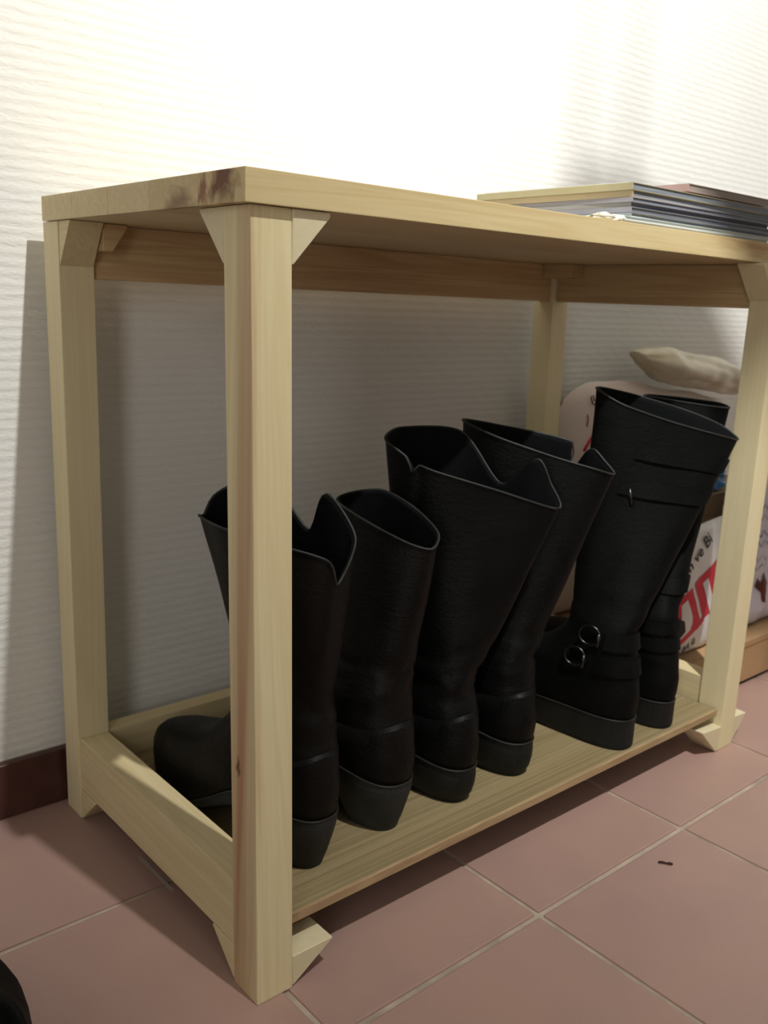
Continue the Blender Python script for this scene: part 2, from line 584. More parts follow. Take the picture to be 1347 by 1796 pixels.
class Boot:
    def __init__(s, hx, hy, yaw, Ln, hh, sole, wb, wh, A, rim, wrinkle, seed, ease=0.92, bulge=0.0):
        s.hx, s.hy, s.yaw, s.Ln, s.hh, s.sole, s.wb, s.wh, s.A = hx, hy, yaw, Ln, hh, sole, wb, wh, A
        s.rim = sorted(rim)
        s.wr, s.seed, s.ease, s.bulge = wrinkle, seed, ease, bulge

    def base(s, y):
        return s.sole + (s.hh - s.sole) * (1 - sstep(10.0, 25.0, y)) + 0.16 * (s.hh - s.sole) * sstep(0.5, 8.5, y) * (1 - sstep(8.5, 17.0, y))

    def hw(s, y):
        Ln = s.Ln
        return interp([(-1, s.wh), (3, s.wh), (9, s.wh * 0.97), (15, s.wh * 1.05), (21, s.wb * 0.93), (26, s.wb), (Ln - 5, s.wb * 0.93), (Ln, s.wb * 0.8), (Ln + 1, s.wb * 0.7)], y)

    def to_world(s, x, y, z):
        c, n = math.cos(s.yaw), math.sin(s.yaw)
        return Vector((s.hx + x * c + y * n, s.hy - x * n + y * c, ZB + z))

    def foot(s, th, t, grow=0.0, local=False):
        """t 0..1 : height above the footbed; th 0 back, 90 +x, 180 toe, 270 -x"""
        A, Ln = s.A, s.Ln
        h = t * A
        k = A / 14.0
        hk = h / k
        yf = interp([(0, Ln - .6), (.7, Ln), (1.6, Ln + .1), (2.8, Ln - .2), (3.9, Ln - 1), (4.9, Ln - 2.6), (5.6, Ln - 4.8), (6.2, Ln - 7.6), (6.9, Ln - 11), (7.8, Ln - 14.6), (9, Ln - 17.6), (10, Ln - 19.4), (11.5, Ln - 21.2), (13, Ln - 22.3), (14, Ln - 22.8)], hk)
        yb = interp([(0, 0.25), (2, -0.1), (4, -0.15), (7, 0.4), (10, 1.1), (14, 1.5)], hk)
        yf += grow
        yb -= grow
        c, sn = math.cos(th), math.sin(th)
        e = 2 / 2.5
        mid, half = (yb + yf) / 2, (yf - yb) / 2
        y = mid - half * math.copysign(abs(c) ** e, c)
        wsc = interp([(0, 1.0), (3, 1.05), (7, 0.97), (10, 0.86), (14, 0.76)], hk)
        x = (s.hw(y) * wsc + grow) * math.copysign(abs(sn) ** e, sn)
        z = s.base(y) * (1 - 0.75 * t) + s.hh * 0.75 * t + h
        return (x, y, z) if local else s.to_world(x, y, z)

    def rimp(s, th):
        d = math.degrees(th) % 360
        R = s.rim
        n = len(R)
        for i in range(n):
            a, b = R[i], R[(i + 1) % n]
            da, db = a[0], b[0] + (360 if i == n - 1 else 0)
            dd = d if d >= da else d + 360
            if da <= dd <= db:
                u = (dd - da) / (db - da)
                p0, p1, p2, p3 = [Vector(R[(i + q) % n][1]) for q in (-1, 0, 1, 2)]
                ten = 0.42
                m1, m2 = (p2 - p0) * ten, (p3 - p1) * ten
                return p1 * (2 * u ** 3 - 3 * u * u + 1) + m1 * (u ** 3 - 2 * u * u + u) + p2 * (3 * u * u - 2 * u ** 3) + m2 * (u ** 3 - u * u)

    def crease(s, p, th):
        q = p.z + 1.1 * math.sin(th + s.seed) + 0.6 * math.sin(2 * th + s.seed * 2)
        a = noise.noise(Vector((math.cos(th) * 0.9 + s.seed, math.sin(th) * 0.9, q * 0.42)))
        b = noise.noise(Vector((math.cos(th) * 1.6, math.sin(th) * 1.6 + s.seed, q * 0.85)))
        return 1.1 * a - 0.9 * max(0.0, 0.30 - abs(b)) * 1.6

    def shaft(s, th, u, shrink=0.0):
        a = s.foot(th, 1.0)
        r = s.rimp(th)
        e = u ** s.ease
        p = Vector((a.x + (r.x - a.x) * e, a.y + (r.y - a.y) * e, a.z + (r.z - a.z) * u))
        # centre of this ring
        ca = (s.foot(0, 1.0) + s.foot(math.pi, 1.0)) / 2
        cr = sum((Vector(q[1]) for q in s.rim), Vector()) / len(s.rim)
        c = Vector((ca.x + (cr.x - ca.x) * e, ca.y + (cr.y - ca.y) * e, p.z))
        d = p - c
        ln = d.length
        dn = d / max(ln, 1e-5)
        off = s.bulge * math.sin(math.pi * u)
        wz = s.wr * math.exp(-((u - 0.05) / 0.16) ** 2)
        off += wz * s.crease(p, th)
        off += 0.35 * (noise.noise(Vector((p.x * 0.16 + s.seed * 7, p.y * 0.16, p.z * 0.11)))) * (1 - 0.6 * u)
        return p + dn * (off - shrink)

    def P(s, th, tau, shrink=0.0):
        if tau <= 1.0:
            p = s.foot(th, max(tau, 0))
            wz = s.wr * sstep(0.55, 1.0, tau)
            if wz > 0:
                c = (s.foot(0, tau) + s.foot(math.pi, tau)) / 2
                d = (p - c)
                d.z = 0
                d.normalize()
                p = p + d * (wz * math.exp(-((0 - 0.05) / 0.16) ** 2) * s.crease(p, th) + 0.35 * noise.noise(Vector((p.x * 0.16 + s.seed * 7, p.y * 0.16, p.z * 0.11))) * sstep(0.55, 1, tau))
            return p
        return s.shaft(th, tau - 1.0, shrink)

    def ring(s, tau, n, shrink=0.0):
        return [s.P(2 * math.pi * k / n, tau, shrink) for k in range(n)]


NB = 56


def loft(rings, cap0=True, cap1=True, closed=True):
    v, f = [], []
    n = len(rings[0])
    for r in rings:
        v += [tuple(p) for p in r]
    for i in range(len(rings) - 1):
        for k in range(n if closed else n - 1):
            k2 = (k + 1) % n
            f.append((i * n + k, i * n + k2, (i + 1) * n + k2, (i + 1) * n + k))
    if cap0:
        f.append(tuple(range(n - 1, -1, -1)))
    if cap1:
        f.append(tuple(range((len(rings) - 1) * n, len(rings) * n)))
    return v, f


def band(bt, lo_f, hi_f, th0, th1, out, n=40, thick=0.3):
    """leather strap on the outside of a boot between heights lo_f(th), hi_f(th)"""
    outer, inner = [], []
    rings = [[], [], [], []]
    for i in range(n + 1):
        th = th0 + (th1 - th0) * i / n
        a, b = lo_f(th), hi_f(th)
        for q, (tau, o) in enumerate(((a, out), (b, out), (b, -0.1), (a, -0.1))):
            p = bt.P(th, tau)
            c = sum(bt.ring(tau, 8), Vector()) / 8
            d = p - c
            d.z = 0
            d.normalize()
            rings[q].append(tuple(p + d * o))
    m = n + 1
    v = sum(rings, [])
    f = []
    for q in range(4):
        q2 = (q + 1) % 4
        for i in range(n):
            f.append((q * m + i, q * m + i + 1, q2 * m + i + 1, q2 * m + i))
    f.append((0, m, 2 * m, 3 * m))
    f.append((m - 1, 4 * m - 1, 3 * m - 1, 2 * m - 1))
    return v, f


def build_boot(bt, label, mat, sole_mat, heel_taper, heel_len, heel_round=0.0, edge=True, group=None, edge_mat=None):
    org = (bt.hx, bt.hy, ZB)
    root = thing('boot', label, 'boot', org, group)
    root.rotation_euler = (0, 0, 0)
    mk = lambda nm, vf, m, sm=True, par=None: mesh_from(nm, shift(vf, org), m, par or root, sm)
    taus = [0, .05, .11, .2, .28, .35, .40, .443, .47, .493, .525, .557, .6, .643, .68, .714, .77, .82, .88, .93, .97]
    rings = [bt.ring(t, NB) for t in taus]
    us = [0.0, .025, .05, .075, .1, .125, .15, .175, .2, .24, .28, .34, .42, .5, .58, .66, .74, .82, .89, .95, .98, 1.0]
    rings += [bt.ring(1 + u, NB) for u in us]
    inner = [bt.ring(1 + u, NB, 0.42) for u in reversed(us) if u > 0.02]
    inner[0] = [p - Vector((0, 0, 0.05)) for p in inner[0]]
    upper = mk('upper', loft(rings, True, False), mat)
    mk('lining', loft([bt.ring(2.0, NB)] + inner, False, True), L_LINING)
    # rolled top edge
    mk('top_binding', tube_vf([tuple(p) for p in bt.ring(2.0, 112)], 0.17, 6, True), edge_mat or L_EDGE)
    # sole
    n = NB
    o1, o2 = [], []
    for k in range(n):
        th = 2 * math.pi * k / n
        p = bt.foot(th, 0.0, 0.16)
        q = bt.foot(th, 0.0, 0.12)
        o1.append(p + Vector((0, 0, 0.1)))
        o2.append(q - Vector((0, 0, bt.sole - 0.04)))
    mk('sole', loft([o1, [p * 0.0 + q + Vector((0, 0, 0.1)) for p, q in zip(o1, o2)], o2]), sole_mat, False)
    # heel block
    prof = []
    top = bt.hh - bt.sole + 0.12
    ol = [bt.foot(math.pi * (k / 48.0 - 0.5), 0.0, 0.12, True) for k in range(49)]
    ol = [(x, y) for x, y, z in ol if y < heel_len]
    ol = [(ol[0][0], heel_len)] + ol + [(ol[-1][0], heel_len)]
    cy = heel_len * 0.55
    for fz, sc in ((0.0, heel_taper * 0.97), (0.05, heel_taper), (0.3, heel_taper + (1 - heel_taper) * 0.34 + heel_round), (0.62, heel_taper + (1 - heel_taper) * 0.68 + heel_round), (0.86, 0.97 + heel_round * 0.7), (1.0, 1.0)):
        prof.append([bt.to_world(x * sc, cy + (y - cy) * sc, 0.02 + (top + bt.base(y) - bt.hh) * fz) for x, y in ol])
    mk('heel', loft(prof), sole_mat, False)
    # seam between upper and sole
    if edge:
        mk('welt', tube_vf([tuple(bt.foot(2 * math.pi * k / 80, 0.0, 0.12) + Vector((0, 0, 0.08))) for k in range(80)], 0.15, 6, True), L_EDGE)
    return root, mk, upper


DG = math.radians
# 1: short boot behind the front left post, its side unzipped
b1 = Boot(13.4, 4.3, DG(-3), 37.5, 7.2, 1.1, 5.5, 5.3, 13.0,
          [(0, (14.0, 4.6, 43.6)), (28, (17.6, 6.2, 48.2)), (62, (17.2, 11.2, 52.4)), (95, (16.6, 13.6, 47.6)), (128, (14.6, 18.2, 52.0)),
           (150, (11.0, 21.2, 52.4)), (164, (8.6, 22.4, 51.0)), (174, (7.0, 21.8, 49.0)), (186, (5.6, 20.4, 49.3)), (230, (5.6, 15.5, 48.9)), (285, (8.0, 8.8, 48.2)), (335, (12.4, 4.4, 46.6))], 0.55, 1.0)
r1, mk1, up1 = build_boot(b1, 'brown-black short boot behind the front left post, toe showing, top gaping in deep notches', L_BROWN, SOLE_G, 0.63, 8.8)
# 2
b2 = Boot(26.0, 4.9, DG(-1), 37.5, 7.2, 1.1, 5.5, 5.4, 13.0,
          [(0, (28.0, 4.2, 45.8)), (35, (30.2, 5.6, 47.2)), (75, (30.6, 10.5, 49.4)), (120, (30.2, 16.5, 50.6)), (165, (27.6, 20.0, 49.8)),
           (205, (24.6, 18.6, 49.2)), (260, (24.4, 11.5, 47.8)), (320, (25.9, 6.0, 46.3))], 0.55, 2.3)
r2, mk2, up2 = build_boot(b2, 'brown-black short boot with a tapered heel, second from the front left post', L_BROWN, SOLE_G, 0.63, 8.8)
# 3: tall, top spread wide
b3 = Boot(38.4, 5.1, DG(1), 36, 5.2, 1.0, 5.4, 4.95, 12.5,
          [(0, (48.0, 1.4, 49.0)), (30, (48.4, 3.4, 52.0)), (60, (47.6, 5.4, 55.0)), (95, (46.2, 10.0, 51.0)), (125, (44.5, 16.5, 57.4)),
           (165, (37.0, 20.5, 57.9)), (200, (31.2, 17.4, 57.2)), (228, (32.0, 14.0, 55.2)), (236, (32.5, 13.2, 53.2)), (244, (33.0, 12.6, 54.2)), (262, (34.2, 10.6, 53.6)), (310, (40.6, 5.4, 51.4))], 0.5, 3.1)
r3, mk3, up3 = build_boot(b3, 'tall black boot with wide gaping top and rounded heel, third from the front left post', L_BLACK, SOLE_B, 0.80, 9.0, 0.06)
# 4
b4 = Boot(50.6, 5.2, DG(1), 36, 5.4, 1.0, 5.4, 4.95, 12.5,
          [(0, (59.4, 1.2, 52.6)), (28, (59.9, 3.2, 54.0)), (50, (59.6, 5.4, 55.5)), (72, (60.8, 8.6, 52.6)), (90, (61.6, 10.4, 52.8)), (97, (61.7, 10.9, 55.7)),
           (150, (55.0, 18.5, 57.4)), (195, (47.4, 19.4, 58.6)), (235, (47.8, 13.2, 57.0)), (285, (52.2, 7.0, 54.9)), (330, (56.4, 2.4, 53.4))], 0.5, 4.7)
r4, mk4, up4 = build_boot(b4, 'tall black boot leaning right, fourth from the front left post, beside the buckled boot', L_BLACK, SOLE_B, 0.82, 9.0, 0.06)
# 5: tallest, with straps and buckles
b5 = Boot(70.6, 1.2, DG(2), 36, 4.9, 4.5, 5.8, 4.9, 14.0,
          [(0, (91.2, 0.6, 55.5)), (40, (90.6, 3.4, 57.4)), (80, (86.4, 8.0, 59.6)), (130, (79.6, 13.6, 61.8)), (170, (74.2, 15.6, 62.8)), (195, (71.8, 14.2, 62.6)),
           (235, (73.4, 10.4, 60.6)), (280, (79.6, 5.4, 58.2)), (330, (87.0, 1.2, 56.2))], 0.35, 5.9, 0.95)
r5, mk5, up5 = build_boot(b5, 'tallest black boot with ankle buckles and straps, leaning toward the front right post', L_SUEDE, SOLE_B, 0.97, 10.0)
# 6
b6 = Boot(82.4, 1.6, DG(6), 36, 4.6, 4.2, 5.4, 4.6, 14.0,
          [(0, (99.4, 7.2, 59.4)), (60, (100.6, 10.0, 59.9)), (110, (99.0, 16.0, 60.2)), (160, (94.6, 20.0, 60.5)), (200, (91.6, 18.6, 60.5)),
           (250, (91.8, 13.6, 60.3)), (310, (95.4, 8.6, 59.7))], 0.3, 7.2, 0.95)
r6, mk6, up6 = build_boot(b6, 'tall black boot nearest the front right post, mostly hidden behind the buckled boot', L_SUEDE, SOLE_B, 0.96, 9.0)

# straps and hardware of boots 5 and 6
c_ = lambda a: (lambda th: a)
mk5('strap', band(b5, lambda th: 1.80 + 0.02 * math.cos(th), lambda th: 1.865 + 0.02 * math.cos(th), DG(-100), DG(150), 0.42), L_SUEDE, False)
mk5('strap', band(b5, lambda th: 1.63 + 0.02 * math.cos(th), lambda th: 1.715 + 0.02 * math.cos(th), DG(-105), DG(150), 0.42), L_SUEDE, False)
as1 = mk5('ankle_strap', band(b5, c_(0.80), c_(0.985), DG(-62), DG(120), 0.4), L_SUEDE, False)
as2 = mk5('ankle_strap', band(b5, c_(0.52), c_(0.70), DG(-62), DG(120), 0.4), L_SUEDE, False)


def on(bt, deg, tau, out):
    p = bt.P(DG(deg), tau)
    c = sum(bt.ring(tau, 8), Vector()) / 8
    d = p - c
    d.z = 0
    d.normalize()
    return p + d * out, d


for tau, deg, sp_ in ((0.93, -84, as1), (0.64, -86, as2)):
    p, d = on(b5, deg, tau, 0.55)
    t = Vector((0, 0, 1)).cross(d)
    pts = []
    for k in range(20):
        a = 2 * math.pi * k / 20
        pts.append(tuple(p + t * (1.75 * math.cos(a)) + Vector((0, 0, 1.55 * math.sin(a)))))
    bk = mk5('buckle', tube_vf(pts, 0.2, 8, True), GUNMETAL, True, sp_)
    bk['label'] = 'dark metal ring buckle'
    q = p + t * 1.5
    mk5('strap_tip', tube_vf([tuple(q + Vector((0, 0, 0.5))), tuple(q + Vector((0, 0, -1.6)))], [0.3, 0.36], 8), GUNMETAL, True, sp_)
# zip pulls
p, d = on(b5, -96, 1.66, 0.35)
mk5('zip_pull', tube_vf([tuple(p), tuple(p + Vector((0.3, -0.5, -2.6)))], [0.22, 0.4], 8), GUNMETAL)
mk5('zip_pull', tube_vf([tuple(p + Vector((1.6, -1.2, -0.2))), tuple(p + Vector((2.6, -1.9, -3.2)))], [0.16, 0.3], 8), GUNMETAL)
p, d = on(b2, 206, 1.97, 0.25)
mk2('zip_pull', tube_vf([tuple(p + Vector((0, 0, 0.2))), tuple(p + Vector((-0.3, -0.3, -1.5)))], [0.16, 0.3], 8), STEEL)
for a in (0.63, 0.83):
    mk6('ankle_strap', band(b6, c_(a), c_(a + 0.13), DG(-150), DG(120), 0.4), L_SUEDE, False)
mk6('strap', band(b6, c_(1.12), c_(1.19), DG(-150), DG(120), 0.4), L_SUEDE, False)

# heel counters of the four plain boots
for bt, mk, mt in ((b1, mk1, L_BROWN), (b2, mk2, L_BROWN), (b3, mk3, L_BLACK), (b4, mk4, L_BLACK)):
    mk('heel_counter', band(bt, c_(0.015), lambda th: 0.56 + 0.08 * math.cos(th * 2), DG(-75), DG(75), 0.12, 24), mt, True)

# ---------------------------------------------------------------- dark shoe at the lower left corner
toe_o = (-24.0, 8.0, 0.0)
sh = thing('shoe', 'rounded black shoe toe on the tiles at the lower left corner', 'shoe', toe_o)


class Low(Boot):
    def to_world(s, x, y, z):
        p = Boot.to_world(s, x, y, z)
        return Vector((p.x, p.y, p.z - ZB))


# ---------------------------------------------------------------- magazines on the shelf top
MAGC = {'olive': plain('olive_cover', (172, 164, 132), 0.4, 0.1, 0.1), 'grey': plain('grey_cover', (150, 148, 146), 0.35, 0.15, 0.1),
        'blue': plain('slate_blue_cover', (84, 94, 108), 0.35, 0.25, 0.1), 'white': plain('white_cover', (214, 218, 216), 0.35, 0.06, 0.1),
        'lilac': plain('lilac_grey_cover', (150, 148, 156), 0.4, 0.12, 0.1), 'tan': plain('tan_cover', (186, 170, 140), 0.45, 0.1, 0.1), 'pink': plain('mauve_cover', (170, 140, 136), 0.4, 0.15, 0.1),
        'pale': plain('pale_blue_cover', (190, 202, 206), 0.35, 0.1, 0.1)}


def page_mat(name, a, b_):
    m, nt, bs = new_mat(name, 0.8, 0.1)
    v = coords(nt, (0.04, 0.04, 7.0))
    n = noise_node(nt, v, 1.6, 3, 0.7)
    nt.links.new(ramp(nt, n, [(0.35, lin(*a)), (0.65, lin(*b_))]), bs.inputs['Base Color'])
    bump(nt, bs, n, 0.4, 0.06)
    return m


PAGES = {'m': page_mat('warm_grey_pages', (170, 158, 150), (140, 128, 122)), 'w': page_mat('white_pages', (206, 206, 198), (176, 176, 172)), 'o': page_mat('yellowed_pages', (190, 182, 150), (162, 152, 118)),
         'g': page_mat('grey_pages', (150, 154, 160), (104, 110, 120)), 'd': page_mat('dark_printed_pages', (136, 140, 150), (78, 84, 98))}


def magazine(x, y, z, wx, wy, t, rot, cover, pages, label, sag=0.0, cover_ov=0.15):
    root = thing('magazine', label, 'magazine', (x, y, z), 'magazines stacked on the shelf top')
    root.rotation_euler = (0, 0, rot)
    nx = 8

    def slab(x0, x1, y0, y1, z0, z1):
        v, f = [], []
        for i in range(nx + 1):
            xx = x0 + (x1 - x0) * i / nx
            dz = sag * (i / nx) ** 2
            v += [(xx, y0, z0 + dz), (xx, y1, z0 + dz), (xx, y1, z1 + dz), (xx, y0, z1 + dz)]
        for i in range(nx):
            for q in range(4):
                q2 = (q + 1) % 4
                f.append((i * 4 + q, i * 4 + q2, i * 4 + 4 + q2, i * 4 + 4 + q))
        f += [(3, 2, 1, 0), (nx * 4, nx * 4 + 1, nx * 4 + 2, nx * 4 + 3)]
        return v, f
    e = cover_ov
    ct = 0.07
    mesh_from('cover', slab(0, wx, 0, wy, 0, ct), MAGC[cover], root)
    mesh_from('pages', slab(e, wx - e, e, wy - e, ct, t - ct), PAGES[pages], root)
    mesh_from('cover', slab(0, wx, 0, wy, t - ct, t), MAGC[cover], root)
    mesh_from('spine', box_vf(-0.02, 0.12, 0, wy, 0, t), MAGC[cover], root)
    return root


zz = H + 0.02
specs = [  # dx, dy, wx, wy, t, rot(deg), cover, pages, label
    (57.5, 2.6, 40, 28, 0.55, 0.6, 'white', 'w', 'white-covered booklet at the very bottom of the magazine stack'),
    (58.2, 3.1, 39, 27.5, 0.55, -0.5, 'pale', 'w', 'pale blue magazine lying second from the bottom of the stack'),
    (60.4, 3.2, 38, 27, 0.50, 0.4, 'white', 'g', 'white magazine with grey page edges, third from the bottom of the stack'),
    (60.0, 3.0, 38.5, 27.6, 0.70, -0.3, 'lilac', 'd', 'lilac-grey magazine with dark page edges, fourth from the bottom of the stack'),
    (60.3, 3.3, 38, 27.4, 0.60, 0.7, 'grey', 'd', 'grey magazine in the middle of the stack between two lilac-grey ones'),
    (60.1, 3.0, 38.2, 27.8, 0.65, -0.6, 'lilac', 'd', 'lilac-grey magazine fifth from the top of the stack'),
    (60.2, 3.1, 38.4, 27.6, 0.85, 0.2, 'tan', 'g', 'tan magazine with grey page edges, fourth from the top of the stack'),
    (59.9, 3.0, 38.6, 28.2, 0.95, 0.0, 'olive', 'g', 'olive magazine with grey page edges, third from the top of the stack'),
    (62.2, 5.6, 38, 26, 0.45, 0.5, 'white', 'w', 'white booklet lying between the olive magazine and the mauve booklet'),
    (75.0, 4.2, 26, 27.0, 1.1, -0.4, 'pink', 'm', 'mauve booklet on the right half of the top of the magazine stack'),
]
for dx, dy, wx, wy, t, rot, cv, pg, lb in specs:
    magazine(dx, dy, zz, wx, wy, t - 0.02, DG(rot), cv, pg, lb)
    zz += t
TISSUE = plain('white_tissue', (232, 230, 222), 0.8, 0.04, 0.4)


def crumple(name, c, r, seed, mat, n=20, m=14, amp=0.5, fr=0.6):
    v, f = [], []
    for i in range(m + 1):
        ph = math.pi * i / m
        for k in range(n):
            th = 2 * math.pi * k / n
            d = Vector((math.sin(ph) * math.cos(th), math.sin(ph) * math.sin(th), math.cos(ph)))
            q = 1 + amp * (noise.noise(d * 2.2 + Vector((seed, seed * 2, 0))) + 0.6 * noise.noise(d * 5 + Vector((0, seed, seed))))
            v.append((d.x * r[0] * q, d.y * r[1] * q, max(d.z * r[2] * q, -r[2])))
    for i in range(m):
        for k in range(n):
            k2 = (k + 1) % n
            f.append((i * n + k, i * n + k2, (i + 1) * n + k2, (i + 1) * n + k))
    o = mesh_from(name, (v, f), mat, None, False)
    o.location = [q * S for q in c]
    return o


tag(crumple('tissue_scrap', (56.2, 4.2, H + 0.55), (3.0, 1.6, 0.55), 3.3, TISSUE), 'crumpled white tissue scrap at the front corner of the magazine stack', 'tissue')
tag(crumple('paper_scrap', (57.0, 33.2, H + 2.3), (1.3, 1.3, 2.3), 8.1, TISSUE), 'small crumpled white paper scrap behind the left end of the magazines', 'paper')

# ---------------------------------------------------------------- things to the right of the shelf
CARD = plain('brown_cardboard', (176, 142, 104), 0.8, 0.08, 0.15)
CARD_D = plain('worn_cardboard', (150, 126, 92), 0.8, 0.12, 0.3)
bx = thing('cardboard_box', 'low brown cardboard box on the floor right of the shelf, under the bags', 'box', (103, 12, 0))
bev_obj('box_body', box_vf(0, 58, 0.2, 38, 0.9, 9.3), CARD, bx, 0.15, 2)
bev_obj('lid', box_vf(-0.2, 58.2, 0, 38.2, 8.6, 9.9), CARD, bx, 0.12, 2)
bev_obj('shadow_strip', box_vf(0.5, 57.5, 0.8, 37.5, 0.02, 0.95), plain('gap_shadow', (52, 36, 28), 0.8), bx, 0.05, 1)  # dark brown strip standing in for the shadow gap under the box

ZBX = 9.95


def bag_surface(x0, x1, z0, z1, yc, dep, amp, seed, fr=0.12):
    def f(x, z):
        sx, sz = (x - x0) / (x1 - x0) * 2 - 1, (z - z0) / (z1 - z0) * 2 - 1
        e = max(0.0, 1 - abs(sx) ** 5) ** 0.5 * max(0.0, 1 - abs(sz) ** 6) ** 0.5
        w_ = noise.noise(Vector((x * fr + seed, z * fr * 0.8, seed))) + 0.5 * noise.noise(Vector((x * fr * 2.7, z * fr * 2.1 + seed, seed))) + 0.5 * abs(noise.noise(Vector((x * fr * 1.3 + z * fr * 0.9, z * fr, seed * 2))))
        return yc - dep / 2 * e - amp * w_ * e
    return f


def bag_mesh(name, x0, x1, z0, z1, yc, dep, amp, seed, mat, parent, org, topf=None, nx=40, nz=44, fr=0.12):
    fs = bag_surface(x0, x1, z0, z1, yc, dep, amp, seed, fr)
    v, f = [], []
    for side in (0, 1):
        for i in range(nx + 1):
            for j in range(nz + 1):
                x = x0 + (x1 - x0) * i / nx
                z = z0 + (z1 - z0) * j / nz
                y = fs(x, z)
                if side:
                    y = 2 * yc - y
                zt = z if topf is None else z0 + (z - z0) * topf((x - x0) / (x1 - x0))
                v.append((x - org[0], y - org[1], zt - org[2]))
    m = (nx + 1) * (nz + 1)
    for side in (0, 1):
        for i in range(nx):
            for j in range(nz):
                a = side * m + i * (nz + 1) + j
                f.append((a, a + 1, a + nz + 2, a + nz + 1))
    o = mesh_from(name, (v, f), mat, parent, True)
    return o, fs


BAG_W = plain('white_plastic_bag', (214, 212, 210), 0.35, 0.03, 0.1, 0.4)
BAG_L = plain('lavender_white_bag', (206, 204, 216), 0.4, 0.05, 0.08, 0.4)
BAG_P = plain('pinkish_white_bag', (212, 196, 184), 0.4, 0.04, 0.06, 0.4)
INK = plain('black_ink', (22, 20, 20), 0.5, 0.1)
RED = plain('red_print', (196, 44, 62), 0.45, 0.06)
MAROON = plain('maroon_print', (92, 40, 34), 0.5, 0.2)
GREYP = plain('grey_print', (168, 164, 172), 0.5, 0.1)
ROSE = plain('rose_print', (176, 104, 92), 0.5, 0.15)

pb_o = (102, 17, ZBX)
pb = thing('printed_bag', 'white plastic bag with red logo and black lettering, between the boots and front right post', 'bag', pb_o)
_, pf = bag_mesh('bag_body', 101.9, 119, ZBX, 36.5, 16.4, 4.4, 0.35, 2.0, BAG_W, pb, pb_o, lambda s_: 0.93 + 0.07 * s_, fr=0.09)


def decal(name, poly, fs, off, mat, parent, org, res=0.9):
    """flat print following a bag front: filled polygon cut fine enough to follow the surface"""
    bm = bmesh.new()
    vv = [bm.verts.new((x, 0, z)) for x, z in poly]
    fc = bm.faces.new(vv)
    bmesh.ops.triangulate(bm, faces=[fc])
    for _ in range(4):
        ed = [e for e in bm.edges if e.calc_length() > res]
        if not ed:
            break
        bmesh.ops.subdivide_edges(bm, edges=ed, cuts=1)
        bmesh.ops.triangulate(bm, faces=bm.faces)
    for q in bm.verts:
        x, z = q.co.x, q.co.z
        q.co = Vector(((x - org[0]) * S, (fs(x, z) - off - org[1]) * S, (z - org[2]) * S))
    bmesh.ops.recalc_face_normals(bm, faces=bm.faces)
    me = bpy.data.meshes.new(name)
    bm.to_mesh(me)
    bm.free()
    me.materials.append(mat)
    return link(name, me, parent)


def lettering(txt, cx, cz, size, ang, fs, off, mat, parent, org, shear=0.0):
    cu = bpy.data.curves.new('lettering', 'FONT')
    cu.body = txt
    cu.size = size
    cu.align_x = 'LEFT'
    cu.shear = shear
    cu.resolution_u = 4
    cu.offset = 0.05
    to = bpy.data.objects.new('lettering_source', cu)
    COL.objects.link(to)
    dg = bpy.context.evaluated_depsgraph_get()
    me = bpy.data.meshes.new_from_object(to.evaluated_get(dg))
    bpy.data.objects.remove(to, do_unlink=True)
    bpy.data.curves.remove(cu)
    ca, sa = math.cos(ang), math.sin(ang)
    for q in me.vertices:
        x, y = q.co.x, q.co.y
        X, Z = cx + x * ca - y * sa, cz + x * sa + y * ca
        q.co = Vector(((X - org[0]) * S, (fs(X, Z) - off - org[1]) * S, (Z - org[2]) * S))
    me.materials.clear()
    me.materials.append(mat)
    return link('lettering', me, parent)


A28 = DG(29)


def rot28(pts, ox=101.4, oz=21.4):
    return [(ox + a * math.cos(A28) - b * math.sin(A28), oz + a * math.sin(A28) + b * math.cos(A28)) for a, b in pts]


decal('red_logo', rot28([(-0.6, 0), (6.1, 0), (6.1, -8.6), (4.6, -9.4), (-0.6, -9.4)]), pf, 0.10, RED, pb, pb_o)
decal('red_logo', rot28([(7.0, 0.2), (15.5, 0.2), (15.5, -9.0), (7.0, -8.8)]), pf, 0.10, RED, pb, pb_o)
decal('red_logo', rot28([(4.0, -8.4), (7.2, -8.0), (7.2, -9.2), (4.6, -9.6)]), pf, 0.105, RED, pb, pb_o)
# white strokes of the logo letters
decal('white_stroke', rot28([(2.2, -1.4), (4.1, -1.4), (4.1, -5.6), (3.6, -7.0), (2.6, -7.9), (-0.4, -7.9), (-0.4, -6.3), (1.6, -6.3), (2.2, -5.6)]), pf, 0.17, BAG_W, pb, pb_o)
decal('white_stroke', rot28([(9.2, -1.4), (11.1, -1.4), (11.1, -9.2), (9.2, -9.2)]), pf, 0.17, BAG_W, pb, pb_o)
decal('black_mark', [(101.9, 17.4), (103.3, 18.7), (105.2, 18.0), (105.9, 15.8), (104.6, 14.6), (103.0, 15.3), (102.2, 14.9)], pf, 0.22, INK, pb, pb_o)
decal('black_mark', [(102.0, 14.4), (103.6, 13.9), (104.5, 12.6), (103.4, 11.6), (102.0, 12.0)], pf, 0.22, INK, pb, pb_o)
lettering('\u0131n ve Bi', 104.4, 27.0, 3.35, DG(36), pf, 0.14, INK, pb, pb_o)
lettering('e iyi \u00fc', 105.4, 10.25, 2.4, DG(21), pf, 0.14, INK, pb, pb_o)

